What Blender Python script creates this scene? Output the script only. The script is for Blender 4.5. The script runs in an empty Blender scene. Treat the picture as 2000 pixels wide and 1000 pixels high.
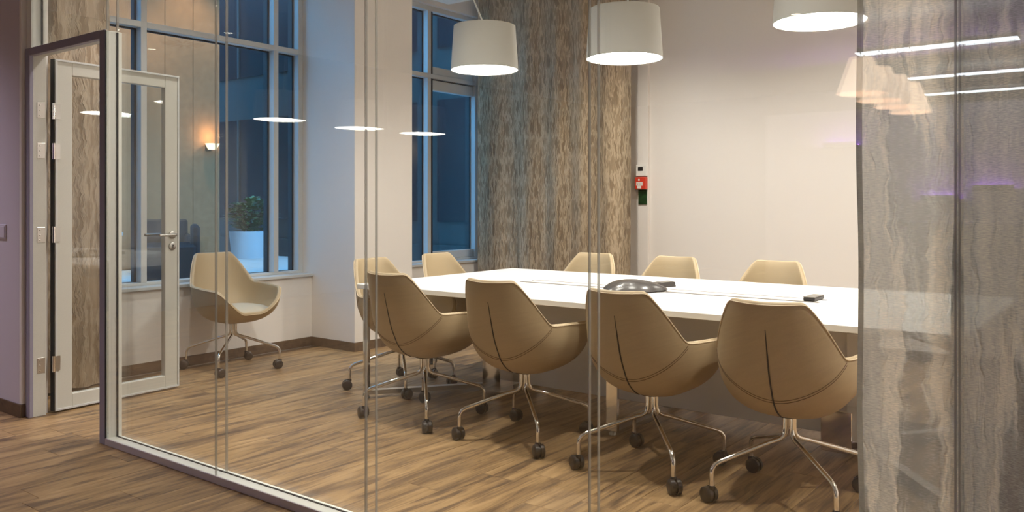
import bpy, math, random
from mathutils import Vector, Matrix, noise as mnoise
random.seed(7)
sc = bpy.context.scene
COL = sc.collection
PI = math.pi

# ------------------------------------------------------------------ camera, sky, exposure
F_PX, CX, HORIZON, EYE = 1627.0, 1000.0, 398.0, 1.26
YAW = math.atan(1240 / F_PX)                    # camera turned left of the room's depth axis
cam_data = bpy.data.cameras.new('camera')
cam = bpy.data.objects.new('camera', cam_data)
COL.objects.link(cam)
cam.location = (0, 0, EYE)
cam.rotation_euler = (PI / 2, 0, YAW)
cam_data.sensor_width = 36
cam_data.lens = F_PX / 2000 * 36
cam_data.shift_y = (HORIZON - 500) / 2000
cam_data.clip_start = 0.05
cam_data.clip_end = 200
sc.camera = cam

world = bpy.data.worlds.new('dusk_sky')
sc.world = world
world.use_nodes = True
bg = world.node_tree.nodes['Background']
bg.inputs[0].default_value = (0.13, 0.42, 0.80, 1)
bg.inputs[1].default_value = 8.0

sc.view_settings.view_transform = 'Standard'
sc.view_settings.look = 'None'
sc.view_settings.exposure = 0.07
sc.view_settings.gamma = 1.0
sc.view_settings.use_curve_mapping = False
sc.cycles.max_bounces = 14
sc.cycles.transparent_max_bounces = 40
sc.cycles.glossy_bounces = 6
sc.cycles.diffuse_bounces = 5
sc.cycles.sample_clamp_indirect = 6

WARM = (1.0, 0.93, 0.85)
DISC_STRENGTH = 22.0       # pendant diffusers
SPOT_POWER = 245.0         # recessed ceiling spots of the meeting room
LOBBY_TUBE = 11.0           # linear lobby lights
LOBBY_SHADE = 2.6          # cone lampshades
PURPLE = 280.0              # purple wall lights

# ------------------------------------------------------------------ materials
def new_mat(name):
    m = bpy.data.materials.new(name)
    m.use_nodes = True
    nt = m.node_tree
    return m, nt, nt.nodes['Principled BSDF']

def N(nt, kind, **kw):
    n = nt.nodes.new(kind)
    for k, v in kw.items():
        setattr(n, k, v)
    return n

def ramp(nt, stops):
    r = N(nt, 'ShaderNodeValToRGB')
    e = r.color_ramp.elements
    while len(e) < len(stops):
        e.new(0.5)
    for i, (p, c) in enumerate(stops):
        e[i].position = p
        e[i].color = (*c, 1) if len(c) == 3 else c
    return r

def plain(name, col, rough=0.5, metal=0.0, bump=0.0, scale=60.0, vary=0.0, coat=0.0, spec=0.5):
    m, nt, p = new_mat(name)
    p.inputs['Base Color'].default_value = (*col, 1)
    p.inputs['Roughness'].default_value = rough
    p.inputs['Metallic'].default_value = metal
    p.inputs['Coat Weight'].default_value = coat
    p.inputs['Specular IOR Level'].default_value = spec
    tc = N(nt, 'ShaderNodeTexCoord')
    no = N(nt, 'ShaderNodeTexNoise')
    no.inputs['Scale'].default_value = scale
    no.inputs['Detail'].default_value = 4
    nt.links.new(tc.outputs['Object'], no.inputs['Vector'])
    if vary:
        r = ramp(nt, [(0.3, tuple(c * (1 - vary) for c in col)), (0.7, tuple(min(1, c * (1 + vary)) for c in col))])
        nt.links.new(no.outputs['Fac'], r.inputs['Fac'])
        nt.links.new(r.outputs['Color'], p.inputs['Base Color'])
    if bump:
        b = N(nt, 'ShaderNodeBump')
        b.inputs['Strength'].default_value = bump
        b.inputs['Distance'].default_value = 0.002
        nt.links.new(no.outputs['Fac'], b.inputs['Height'])
        nt.links.new(b.outputs['Normal'], p.inputs['Normal'])
    return m

def emit(name, col, strength):
    m, nt, p = new_mat(name)
    p.inputs['Base Color'].default_value = (*[min(1, c) for c in col], 1)
    p.inputs['Emission Color'].default_value = (*col, 1)
    p.inputs['Emission Strength'].default_value = strength
    p.inputs['Roughness'].default_value = 0.6
    return m

def glass(name, tint=(0.97, 0.985, 0.97), f0=0.04):
    m, nt, p = new_mat(name)
    nt.nodes.remove(p)
    out = nt.nodes['Material Output']
    lw = N(nt, 'ShaderNodeLayerWeight')
    lw.inputs['Blend'].default_value = 0.5
    pw = N(nt, 'ShaderNodeMath', operation='POWER')
    pw.inputs[1].default_value = 5
    ma = N(nt, 'ShaderNodeMath', operation='MULTIPLY_ADD')
    ma.inputs[1].default_value = 1 - f0
    ma.inputs[2].default_value = f0
    tr = N(nt, 'ShaderNodeBsdfTransparent')
    tr.inputs['Color'].default_value = (*tint, 1)
    gl = N(nt, 'ShaderNodeBsdfGlossy')
    gl.inputs['Roughness'].default_value = 0.0
    gl.inputs['Color'].default_value = (1, 1, 1, 1)
    mx = N(nt, 'ShaderNodeMixShader')
    L = nt.links.new
    L(lw.outputs['Facing'], pw.inputs[0]); L(pw.outputs[0], ma.inputs[0])
    L(ma.outputs[0], mx.inputs['Fac']); L(tr.outputs[0], mx.inputs[1]); L(gl.outputs[0], mx.inputs[2])
    L(mx.outputs[0], out.inputs['Surface'])
    return m

def wood_floor():
    m, nt, p = new_mat('oak_vinyl')
    L = nt.links.new
    tc = N(nt, 'ShaderNodeTexCoord'); oi = N(nt, 'ShaderNodeObjectInfo'); ge = N(nt, 'ShaderNodeNewGeometry')
    off = N(nt, 'ShaderNodeVectorMath', operation='MULTIPLY_ADD')
    cmb = N(nt, 'ShaderNodeCombineXYZ')
    for i, k in enumerate((37.0, 91.0, 13.0)):
        mu = N(nt, 'ShaderNodeMath', operation='MULTIPLY'); mu.inputs[1].default_value = k
        L(oi.outputs['Random'], mu.inputs[0]); L(mu.outputs[0], cmb.inputs[i])
    off.inputs[1].default_value = (1, 1, 1)
    L(ge.outputs['Position'], off.inputs[0]); L(cmb.outputs[0], off.inputs[2])
    mp = N(nt, 'ShaderNodeMapping'); mp.inputs['Scale'].default_value = (17, 1.9, 1)
    L(off.outputs[0], mp.inputs['Vector'])
    n1 = N(nt, 'ShaderNodeTexNoise'); n1.inputs['Scale'].default_value = 1.0; n1.inputs['Detail'].default_value = 9
    n1.inputs['Roughness'].default_value = 0.62; n1.inputs['Distortion'].default_value = 0.8
    L(mp.outputs[0], n1.inputs['Vector'])
    mp2 = N(nt, 'ShaderNodeMapping'); mp2.inputs['Scale'].default_value = (120, 3.5, 1)
    L(off.outputs[0], mp2.inputs['Vector'])
    n2 = N(nt, 'ShaderNodeTexNoise'); n2.inputs['Scale'].default_value = 1.0; n2.inputs['Detail'].default_value = 5
    L(mp2.outputs[0], n2.inputs['Vector'])
    mp3 = N(nt, 'ShaderNodeMapping'); mp3.inputs['Scale'].default_value = (5, 2.2, 1)
    L(off.outputs[0], mp3.inputs['Vector'])
    n3 = N(nt, 'ShaderNodeTexNoise'); n3.inputs['Scale'].default_value = 1.0; n3.inputs['Detail'].default_value = 3
    L(mp3.outputs[0], n3.inputs['Vector'])
    r = ramp(nt, [(0.27, (0.075, 0.050, 0.034)), (0.41, (0.185, 0.116, 0.062)), (0.53, (0.325, 0.206, 0.098)), (0.74, (0.47, 0.312, 0.158))])
    mixf = N(nt, 'ShaderNodeMath', operation='MULTIPLY_ADD'); mixf.inputs[1].default_value = 0.22
    L(n2.outputs['Fac'], mixf.inputs[0])
    sub = N(nt, 'ShaderNodeMath', operation='ADD'); sub.inputs[1].default_value = -0.11
    L(n1.outputs['Fac'], sub.inputs[0]); L(sub.outputs[0], mixf.inputs[2])
    m3 = N(nt, 'ShaderNodeMath', operation='MULTIPLY_ADD'); m3.inputs[1].default_value = 0.26
    s3 = N(nt, 'ShaderNodeMath', operation='ADD'); s3.inputs[1].default_value = -0.13
    L(n3.outputs['Fac'], m3.inputs[0]); L(mixf.outputs[0], s3.inputs[0]); L(s3.outputs[0], m3.inputs[2])
    L(m3.outputs[0], r.inputs['Fac'])
    hs = N(nt, 'ShaderNodeHueSaturation')
    vv = N(nt, 'ShaderNodeMapRange'); vv.inputs['To Min'].default_value = 0.96; vv.inputs['To Max'].default_value = 1.04
    L(oi.outputs['Random'], vv.inputs['Value']); L(vv.outputs[0], hs.inputs['Value'])
    L(r.outputs['Color'], hs.inputs['Color']); L(hs.outputs['Color'], p.inputs['Base Color'])
    b = N(nt, 'ShaderNodeBump'); b.inputs['Strength'].default_value = 0.12; b.inputs['Distance'].default_value = 0.001
    L(n2.outputs['Fac'], b.inputs['Height']); L(b.outputs['Normal'], p.inputs['Normal'])
    p.inputs['Roughness'].default_value = 0.42
    p.inputs['Specular IOR Level'].default_value = 0.35
    return m

def fabric(name, stops, see=0.0, crinkle=1.0, uscale=26.0, vscale=2.0, relief=0.006, weave=0.3, glow=0.35, ridge_highlight=0.16, soft=0.6, band=0.25):
    """crinkled curtain cloth; uv in metres; see = share of light passing straight between the threads"""
    m, nt, p = new_mat(name)
    L = nt.links.new
    nt.nodes.remove(p)
    out = nt.nodes['Material Output']
    uv = N(nt, 'ShaderNodeUVMap')
    mpd = N(nt, 'ShaderNodeMapping'); mpd.inputs['Scale'].default_value = (8, 11, 1)
    nd = N(nt, 'ShaderNodeTexNoise'); nd.inputs['Scale'].default_value = 1.0; nd.inputs['Detail'].default_value = 3
    L(uv.outputs['UV'], mpd.inputs['Vector']); L(mpd.outputs[0], nd.inputs['Vector'])
    ad = N(nt, 'ShaderNodeVectorMath', operation='MULTIPLY_ADD')
    ad.inputs[1].default_value = (0.05 * crinkle, 0.0, 0)
    L(nd.outputs['Color'], ad.inputs[0]); L(uv.outputs['UV'], ad.inputs[2])
    mpc = N(nt, 'ShaderNodeMapping'); mpc.inputs['Scale'].default_value = (uscale, vscale, 1)
    L(ad.outputs[0], mpc.inputs['Vector'])
    n1 = N(nt, 'ShaderNodeTexNoise'); n1.inputs['Scale'].default_value = 1.0; n1.inputs['Detail'].default_value = 4
    n1.inputs['Roughness'].default_value = 0.55
    L(mpc.outputs[0], n1.inputs['Vector'])
    # raised crinkle lines, highlight painted in: where the stretched noise crosses its middle
    rs = N(nt, 'ShaderNodeMath', operation='SUBTRACT'); rs.inputs[1].default_value = 0.5
    ra = N(nt, 'ShaderNodeMath', operation='ABSOLUTE')
    rg = N(nt, 'ShaderNodeMapRange'); rg.inputs['From Min'].default_value = 0.0; rg.inputs['From Max'].default_value = 0.09
    rg.inputs['To Min'].default_value = 1.0; rg.inputs['To Max'].default_value = 0.0; rg.interpolation_type = 'SMOOTHSTEP'
    L(n1.outputs['Fac'], rs.inputs[0]); L(rs.outputs[0], ra.inputs[0]); L(ra.outputs[0], rg.inputs['Value'])
    # fine horizontal threads
    mpw = N(nt, 'ShaderNodeMapping'); mpw.inputs['Scale'].default_value = (60, 420, 1)
    nw = N(nt, 'ShaderNodeTexNoise'); nw.inputs['Scale'].default_value = 1.0; nw.inputs['Detail'].default_value = 2
    L(uv.outputs['UV'], mpw.inputs['Vector']); L(mpw.outputs[0], nw.inputs['Vector'])
    w1 = N(nt, 'ShaderNodeMath', operation='MULTIPLY_ADD'); w1.inputs[1].default_value = weave
    w2 = N(nt, 'ShaderNodeMath', operation='ADD'); w2.inputs[1].default_value = -weave / 2
    rr_ = N(nt, 'ShaderNodeMath', operation='MULTIPLY_ADD'); rr_.inputs[1].default_value = ridge_highlight
    half = N(nt, 'ShaderNodeMath', operation='MULTIPLY_ADD'); half.inputs[1].default_value = soft; half.inputs[2].default_value = 0.5 - 0.5 * soft - 0.3 * ridge_highlight
    L(n1.outputs['Fac'], half.inputs[0]); L(rg.outputs[0], rr_.inputs[0]); L(half.outputs[0], rr_.inputs[2])
    L(rr_.outputs[0], w2.inputs[0]); L(nw.outputs['Fac'], w1.inputs[0]); L(w2.outputs[0], w1.inputs[2])
    # broad dyed bands
    mpb = N(nt, 'ShaderNodeMapping'); mpb.inputs['Scale'].default_value = (3.3, 0.25, 1)
    nb = N(nt, 'ShaderNodeTexNoise'); nb.inputs['Scale'].default_value = 1.0; nb.inputs['Detail'].default_value = 2
    L(uv.outputs['UV'], mpb.inputs['Vector']); L(mpb.outputs[0], nb.inputs['Vector'])
    b1 = N(nt, 'ShaderNodeMath', operation='MULTIPLY_ADD'); b1.inputs[1].default_value = band * 1.4
    b2 = N(nt, 'ShaderNodeMath', operation='ADD'); b2.inputs[1].default_value = -band * 0.7
    L(w1.outputs[0], b2.inputs[0]); L(nb.outputs['Fac'], b1.inputs[0]); L(b2.outputs[0], b1.inputs[2])
    r = ramp(nt, stops)
    L(b1.outputs[0], r.inputs['Fac'])
    bu = N(nt, 'ShaderNodeBump'); bu.inputs['Strength'].default_value = 0.9; bu.inputs['Distance'].default_value = relief
    hh = N(nt, 'ShaderNodeMath', operation='MULTIPLY_ADD'); hh.inputs[1].default_value = 0.5
    L(rg.outputs[0], hh.inputs[0]); L(n1.outputs['Fac'], hh.inputs[2]); L(hh.outputs[0], bu.inputs['Height'])
    df = N(nt, 'ShaderNodeBsdfDiffuse'); tl = N(nt, 'ShaderNodeBsdfTranslucent')
    for n in (df, tl):
        L(r.outputs['Color'], n.inputs['Color']); L(bu.outputs['Normal'], n.inputs['Normal'])
    mx = N(nt, 'ShaderNodeMixShader'); mx.inputs['Fac'].default_value = glow
    L(df.outputs[0], mx.inputs[1]); L(tl.outputs[0], mx.inputs[2])
    if see > 0:
        tr = N(nt, 'ShaderNodeBsdfTransparent')
        mr = N(nt, 'ShaderNodeMapRange')
        mr.inputs['From Min'].default_value = 0.3; mr.inputs['From Max'].default_value = 0.7
        mr.inputs['To Min'].default_value = max(0, 1 - see * 1.5); mr.inputs['To Max'].default_value = min(1, 1 - see * 0.5)
        L(w1.outputs[0], mr.inputs['Value'])
        m2 = N(nt, 'ShaderNodeMixShader')
        L(mr.outputs[0], m2.inputs['Fac']); L(tr.outputs[0], m2.inputs[1]); L(mx.outputs[0], m2.inputs[2])
        L(m2.outputs[0], out.inputs['Surface'])
    else:
        L(mx.outputs[0], out.inputs['Surface'])
    return m

M = {}
M['cream'] = plain('cream_paint', (0.78, 0.74, 0.705), 0.7, bump=0.05, scale=180)
M['white'] = plain('white_ceiling_paint', (0.78, 0.76, 0.72), 0.8, bump=0.05, scale=150)
M['mauve'] = plain('violet_lit_cream_paint', (0.60, 0.55, 0.62), 0.75, bump=0.05, scale=180)  # cream paint with the violet lobby light put into its colour
M['dark_wall'] = plain('lobby_wall_paint', (0.16, 0.14, 0.14), 0.8, scale=90, vary=0.05)
M['skirting'] = plain('brown_skirting', (0.115, 0.072, 0.042), 0.45, vary=0.25, scale=25)
M['alu'] = plain('grey_white_aluminium', (0.56, 0.575, 0.575), 0.42, vary=0.03, scale=200)
M['alu_violet_lit'] = plain('matt_frame_aluminium', (0.29, 0.275, 0.36), 0.45, vary=0.03, scale=200)  # bluish lobby light on the frame fronts put into the colour
M['door_alu'] = plain('door_aluminium', (0.56, 0.56, 0.51), 0.45, vary=0.03, scale=200)
M['post'] = plain('pale_channel_aluminium', (0.78, 0.79, 0.745), 0.45, vary=0.02, scale=200)
M['gasket'] = plain('black_rubber', (0.02, 0.02, 0.022), 0.6)
M['glass'] = glass('clear_partition_glass', (0.985, 0.991, 0.984), 0.038)
M['win_glass'] = glass('coated_window_glass', (0.80, 0.92, 0.95), 0.035)
M['edge'] = glass('polished_glass_edge', (0.87, 0.90, 0.89), 0.16)
M['joint'] = plain('clear_joint_strip', (0.55, 0.52, 0.50), 0.15, spec=0.8)
def see_through(m, share):
    nt = m.node_tree; out = nt.nodes['Material Output']; p = nt.nodes['Principled BSDF']
    tr = N(nt, 'ShaderNodeBsdfTransparent'); mx = N(nt, 'ShaderNodeMixShader'); mx.inputs['Fac'].default_value = 1 - share
    nt.links.new(tr.outputs[0], mx.inputs[1]); nt.links.new(p.outputs[0], mx.inputs[2]); nt.links.new(mx.outputs[0], out.inputs['Surface'])
see_through(M['joint'], 0.45)
M['floor'] = wood_floor()
M['leather'] = plain('tan_leather', (0.435, 0.335, 0.205), 0.46, bump=0.25, scale=240, vary=0.05, spec=0.4)
M['piping'] = plain('tan_edge_piping', (0.62, 0.50, 0.34), 0.45, scale=100)
M['cushion'] = plain('beige_seat_cloth', (0.50, 0.44, 0.34), 0.85, bump=0.5, scale=500, vary=0.06)
M['stitch'] = plain('brown_stitching', (0.16, 0.10, 0.05), 0.7)
M['black'] = plain('black_plastic', (0.018, 0.016, 0.016), 0.4)
M['caster'] = plain('dark_brown_plastic', (0.028, 0.021, 0.018), 0.35)
M['chrome'] = plain('chrome', (0.82, 0.80, 0.77), 0.09, metal=1.0)
M['steel'] = plain('brushed_steel', (0.52, 0.51, 0.49), 0.32, metal=1.0)
M['laminate'] = plain('white_laminate', (0.79, 0.775, 0.75), 0.38, scale=80)
M['panel'] = plain('light_grey_panel', (0.80, 0.78, 0.75), 0.5)
M['channel'] = plain('cable_flap_grey', (0.20, 0.185, 0.165), 0.45)
M['phone'] = plain('graphite_plastic', (0.060, 0.054, 0.052), 0.26, spec=0.6)
M['shade'] = plain('white_lamp_fabric', (0.47, 0.47, 0.435), 0.75, bump=0.1, scale=300)
M['disc'] = emit('lamp_diffuser', (1.0, 0.95, 0.87), DISC_STRENGTH)
M['bulb'] = emit('spot_lens', (1.0, 0.90, 0.75), 14.0)
M['red'] = plain('red_plastic', (0.62, 0.045, 0.018), 0.4)
M['offwhite'] = plain('white_plastic', (0.78, 0.77, 0.74), 0.4)
M['green'] = plain('dark_green_film', (0.012, 0.045, 0.010), 0.35, vary=0.8, scale=40)
M['curtain'] = fabric('brown_crinkle_fabric', [(0.30, (0.19, 0.133, 0.088)), (0.42, (0.32, 0.240, 0.160)), (0.54, (0.46, 0.355, 0.240)), (0.68, (0.66, 0.53, 0.38))], 0.0, 1.15, 27, 4.6, 0.007, 0.10, 0.12, 0.20, 0.30)
M['curtain_bold'] = fabric('brown_bark_fabric', [(0.30, (0.15, 0.105, 0.068)), (0.40, (0.33, 0.250, 0.175)), (0.54, (0.44, 0.350, 0.255)), (0.68, (0.56, 0.46, 0.345))], 0.0, 1.5, 15, 2.2, 0.010, 0.10, 0.12, 0.16, 0.36)
M['sheer'] = fabric('sheer_linen', [(0.30, (0.25, 0.255, 0.25)), (0.46, (0.44, 0.44, 0.425)), (0.56, (0.58, 0.555, 0.51)), (0.68, (0.84, 0.76, 0.65))], 0.16, 1.2, 9, 1.2, 0.010, 0.40, 0.5, 0.18, 0.95)
M['sheer_thick'] = fabric('layered_linen', [(0.30, (0.13, 0.13, 0.14)), (0.46, (0.29, 0.295, 0.30)), (0.56, (0.42, 0.40, 0.38)), (0.70, (0.64, 0.57, 0.48))], 0.05, 1.2, 9, 1.2, 0.012, 0.40, 0.35, 0.14, 0.8)
M['terrace'] = plain('pale_terrace_tiles', (0.62, 0.62, 0.62), 0.6, vary=0.06, scale=6)
M['planter'] = plain('pale_planter', (0.62, 0.64, 0.68), 0.6)
M['leaf'] = plain('shrub_leaf', (0.10, 0.20, 0.07), 0.4, vary=0.4, scale=15)
M['stem'] = plain('shrub_stem', (0.08, 0.05, 0.03), 0.8)
M['facade'] = plain('dark_facade', (0.024, 0.036, 0.037), 0.55, vary=0.15, scale=0.8)
M['facade_glass'] = plain('facade_glazing', (0.012, 0.018, 0.024), 0.25, spec=0.4)
M['cladding'] = plain('brown_cladding_board', (0.30, 0.150, 0.078), 0.8, vary=0.12, scale=9, spec=0.03)
M['wicker'] = plain('dark_woven_plastic', (0.012, 0.012, 0.014), 0.8, bump=0.6, scale=90)
M['tabletop'] = plain('pale_outdoor_table', (0.6, 0.6, 0.6), 0.4)
M['outcushion'] = plain('pale_blue_cushion', (0.40, 0.46, 0.55), 0.8)
M['tube'] = emit('linear_lamp', (0.86, 0.93, 1.0), LOBBY_TUBE)
M['cone'] = emit('warm_lampshade', (1.0, 0.74, 0.55), LOBBY_SHADE)
M['violet'] = emit('violet_led', (0.40, 0.10, 1.0), PURPLE)
M['sconce'] = emit('sconce_glow', (1.0, 0.60, 0.34), 3.0)
M['counter'] = plain('dark_counter', (0.10, 0.09, 0.09), 0.25)

# ------------------------------------------------------------------ mesh helpers
class MB:
    def __init__(self):
        self.v, self.f, self.uv = [], [], {}
    def quad_grid(self, rows, close_u=False, close_v=False):
        """rows: list of lists of points"""
        b = len(self.v); nu = len(rows[0]); nv = len(rows)
        for r in rows:
            self.v.extend(tuple(p) for p in r)
        for j in range(nv if close_v else nv - 1):
            for i in range(nu if close_u else nu - 1):
                i2 = (i + 1) % nu; j2 = (j + 1) % nv
                self.f.append((b + j * nu + i, b + j * nu + i2, b + j2 * nu + i2, b + j2 * nu + i))
        return b
    def box(self, x0, x1, y0, y1, z0, z1, bev=0.0):
        if bev <= 0:
            b = len(self.v)
            self.v += [(x, y, z) for z in (z0, z1) for y in (y0, y1) for x in (x0, x1)]
            for q in ((0, 2, 3, 1), (4, 5, 7, 6), (0, 1, 5, 4), (2, 6, 7, 3), (0, 4, 6, 2), (1, 3, 7, 5)):
                self.f.append(tuple(b + i for i in q))
            return
        bev = min(bev, (x1 - x0) / 2.01, (y1 - y0) / 2.01, (z1 - z0) / 2.01)
        pts = []
        b = len(self.v)
        idx = {}
        for sx in (0, 1):
            for sy in (0, 1):
                for sz in (0, 1):
                    X, Y, Z = (x0, x1)[sx], (y0, y1)[sy], (z0, z1)[sz]
                    ix = X + (bev if sx == 0 else -bev); iy = Y + (bev if sy == 0 else -bev); iz = Z + (bev if sz == 0 else -bev)
                    for ax, p in enumerate(((X, iy, iz), (ix, Y, iz), (ix, iy, Z))):
                        idx[(sx, sy, sz, ax)] = len(self.v); self.v.append(p)
        def add(*ks):
            self.f.append(tuple(idx[k] for k in ks))
        for s in (0, 1):
            q = [(s, 0, 0, 0), (s, 1, 0, 0), (s, 1, 1, 0), (s, 0, 1, 0)]; add(*(q if s else q[::-1]))
            q = [(0, s, 0, 1), (0, s, 1, 1), (1, s, 1, 1), (1, s, 0, 1)]; add(*(q if s else q[::-1]))
            q = [(0, 0, s, 2), (1, 0, s, 2), (1, 1, s, 2), (0, 1, s, 2)]; add(*(q if s else q[::-1]))
        for a in (0, 1):
            for c in (0, 1):
                q = [(a, c, 0, 0), (a, c, 0, 1), (a, c, 1, 1), (a, c, 1, 0)]; add(*(q if a == c else q[::-1]))
                q = [(a, 0, c, 0), (a, 1, c, 0), (a, 1, c, 2), (a, 0, c, 2)]; add(*(q if a == c else q[::-1]))
                q = [(0, a, c, 1), (0, a, c, 2), (1, a, c, 2), (1, a, c, 1)]; add(*(q if a == c else q[::-1]))
        for sx in (0, 1):
            for sy in (0, 1):
                for sz in (0, 1):
                    q = [(sx, sy, sz, 0), (sx, sy, sz, 1), (sx, sy, sz, 2)]
                    add(*(q if (sx + sy + sz) % 2 else q[::-1]))
    def tube(self, path, r, seg=10, cap=True, flat=None):
        P = [Vector(p) for p in path]
        n = len(P)
        rad = r if isinstance(r, (list, tuple)) else [r] * n
        T = []
        for i in range(n):
            a = P[max(i - 1, 0)]; c = P[min(i + 1, n - 1)]
            T.append((c - a).normalized())
        ref = Vector((0, 0, 1)) if abs(T[0].z) < 0.9 else Vector((1, 0, 0))
        u = T[0].cross(ref).normalized()
        rows = []
        for i in range(n):
            u = (u - T[i] * u.dot(T[i])).normalized()
            w = T[i].cross(u)
            rows.append([P[i] + (u * math.cos(2 * PI * k / seg) + w * math.sin(2 * PI * k / seg)) * rad[i] for k in range(seg)])
        b = self.quad_grid(rows, close_u=True)
        if cap:
            self.f.append(tuple(b + k for k in range(seg))[::-1])
            self.f.append(tuple(b + (n - 1) * seg + k for k in range(seg)))
    def lathe(self, prof, seg=32, c=(0, 0, 0), axis='z', cap=True):
        rows = []
        for (r, z) in prof:
            row = []
            for k in range(seg):
                a = 2 * PI * k / seg
                x, y = r * math.cos(a), r * math.sin(a)
                p = {'z': (x, y, z), 'x': (z, x, y), 'y': (y, z, x)}[axis]
                row.append((c[0] + p[0], c[1] + p[1], c[2] + p[2]))
            rows.append(row)
        b = self.quad_grid(rows, close_u=True)
        if cap:
            if prof[0][0] > 1e-6: self.f.append(tuple(b + k for k in range(seg))[::-1])
            if prof[-1][0] > 1e-6: self.f.append(tuple(b + (len(prof) - 1) * seg + k for k in range(seg)))
    def mesh(self, name, mat, smooth=False, edge_mat=None):
        me = bpy.data.meshes.new(name)
        me.from_pydata([tuple(p) for p in self.v], [], self.f)
        if mat: me.materials.append(mat)
        if edge_mat: me.materials.append(edge_mat)
        if smooth:
            me.polygons.foreach_set('use_smooth', [True] * len(me.polygons))
            try:
                me.set_sharp_from_angle(angle=math.radians(40))
            except Exception:
                pass
        me.update()
        return me
    def build(self, name, mat, parent=None, smooth=False):
        return link(name, self.mesh(name, mat, smooth), parent)

def link(name, data, parent=None):
    o = bpy.data.objects.new(name, data)
    COL.objects.link(o)
    if parent is not None:
        o.parent = parent
    return o

def tag(o, label=None, cat=None, group=None, kind=None):
    if label: o['label'] = label
    if cat: o['category'] = cat
    if group: o['group'] = group
    if kind: o['kind'] = kind
    return o

def thing(name, label, cat, loc=(0, 0, 0), rz=0.0, group=None):
    o = bpy.data.objects.new(name, None)
    o.empty_display_size = 0.1
    COL.objects.link(o)
    o.location = loc
    o.rotation_euler = (0, 0, rz)
    return tag(o, label, cat, group)

def struct(name, mb, mat, smooth=False):
    return tag(mb.build(name, mat, None, smooth), kind='structure')

def struct_empty(name, loc=(0, 0, 0), rz=0.0):
    o = bpy.data.objects.new(name, None)
    COL.objects.link(o)
    o.location = loc; o.rotation_euler = (0, 0, rz)
    return tag(o, kind='structure')

def bx(name, mat, dims, parent=None, bev=0.0, smooth=False):
    mb = MB(); mb.box(*dims, bev=bev)
    return mb.build(name, mat, parent, smooth)

def sbx(name, mat, dims, bev=0.0):
    return tag(bx(name, mat, dims, None, bev), kind='structure')

def copy_tree(o, parent=None):
    c = o.copy(); COL.objects.link(c)
    if parent is not None: c.parent = parent
    for ch in list(o.children):
        copy_tree(ch, c)
    return c

def proj(x, y, z):
    s, c = math.sin(YAW), math.cos(YAW)
    zc = -s * x + c * y; xc = c * x + s * y
    if zc < 0.2: return None
    return (CX + F_PX * xc / zc, HORIZON - F_PX * (z - EYE) / zc, zc)

# ------------------------------------------------------------------ room shell
YP = 2.176            # front of the glass partition
XW = -5.93            # inner face of the window wall
YB = 7.30             # back wall
XR = 1.9              # right wall
CEIL = 3.30
YJ = YP               # lobby side

floor = sbx('floor', M['skirting'], (-9.4, 3.2, -11.2, YB + 0.1, -0.16, -0.010))

# planks run along the depth axis
PW, PL, GAP = 0.186, 1.22, 0.0012
def plank_mesh(w, l):
    mb = MB()
    e = 0.0011
    mb.v += [(0, 0, -0.010), (w, 0, -0.010), (w, l, -0.010), (0, l, -0.010),
             (0, 0, -e), (w, 0, -e), (w, l, -e), (0, l, -e),
             (e, e, 0), (w - e, e, 0), (w - e, l - e, 0), (e, l - e, 0)]
    for i in range(4):
        j = (i + 1) % 4
        mb.f.append((i, j, 4 + j, 4 + i)); mb.f.append((4 + i, 4 + j, 8 + j, 8 + i))
    mb.f.append((8, 9, 10, 11))
    return mb.mesh('plank', M['floor'])
PM = plank_mesh(PW - GAP, PL - GAP)
cand, rest = [], []
ncol = 0
x = -9.35
while x < 3.1:
    y = -11.1 - random.random() * PL
    while y < YB:
        x1, y1 = x + PW, y + PL
        inroom = not (x < XW - 0.02 and y1 > YP + 0.2)
        if inroom and y > -11.15 and y1 < YB + 0.05 + PL:
            vis = False; d = 1e9
            for px, py in ((x, y), (x1, y), (x, y1), (x1, y1), (x + PW / 2, y + PL / 2)):
                q = proj(px, py, 0)
                if q and -20 < q[0] < 2020 and q[1] < 1010:
                    vis = True; d = min(d, q[2])
            yy1 = min(y1, YB)
            if vis and (x > XW - PW or y1 < YP) and y1 <= YB + 0.01 and x < 1.7:
                cand.append((d, x, y))
            else:
                rest.append((x, y, yy1))
        y += PL
    x += PW
cand.sort()
for d, x, y in cand[300:]:
    rest.append((x, y, y + PL))
for d, x, y in cand[:300]:
    o = link('plank', PM, floor)
    o.location = (x, y, 0)
mb = MB()
for x, y, y1 in rest:
    y1 -= GAP
    mb.box(x, x + PW - GAP, y, y1, -0.012, 0.0)
tag(mb.build('distant_planks', M['floor'], floor), kind='stuff')

# lobby walls and ceiling
sbx('wall_lobby_left', M['dark_wall'], (-9.4, -9.2, -11.2, YP, -0.1, CEIL))
sbx('wall_lobby_back', M['dark_wall'], (-9.4, 3.2, -11.4, -11.1, -0.1, CEIL))
sbx('wall_lobby_right', M['dark_wall'], (3.0, 3.2, -11.2, YP + 0.1, -0.1, CEIL))
sbx('ceiling_lobby', M['white'], (-9.4, 3.2, -11.3, YP + 0.10, CEIL, CEIL + 0.3))

# wall beside the door, violet lobby light painted in, cream on its return and on its room side
sbx('wall_front', M['mauve'], (-9.4, -5.300, 2.150, 2.235, 0.0, CEIL))
sbx('trim_1', M['cream'], (-5.300, -5.272, 2.150, 2.235, 0.077, CEIL), 0.002)
sbx('wall_front_inner', M['cream'], (-6.2, -5.272, 2.236, 2.30, 0.0, 3.7))
sbx('baseboard_front', M['skirting'], (-9.2, -5.268, 2.140, 2.150, 0.0, 0.077), 0.001)
sbx('baseboard_front_return', M['skirting'], (-5.278, -5.264, 2.150, 2.185, 0.0, 0.077), 0.001)

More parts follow.
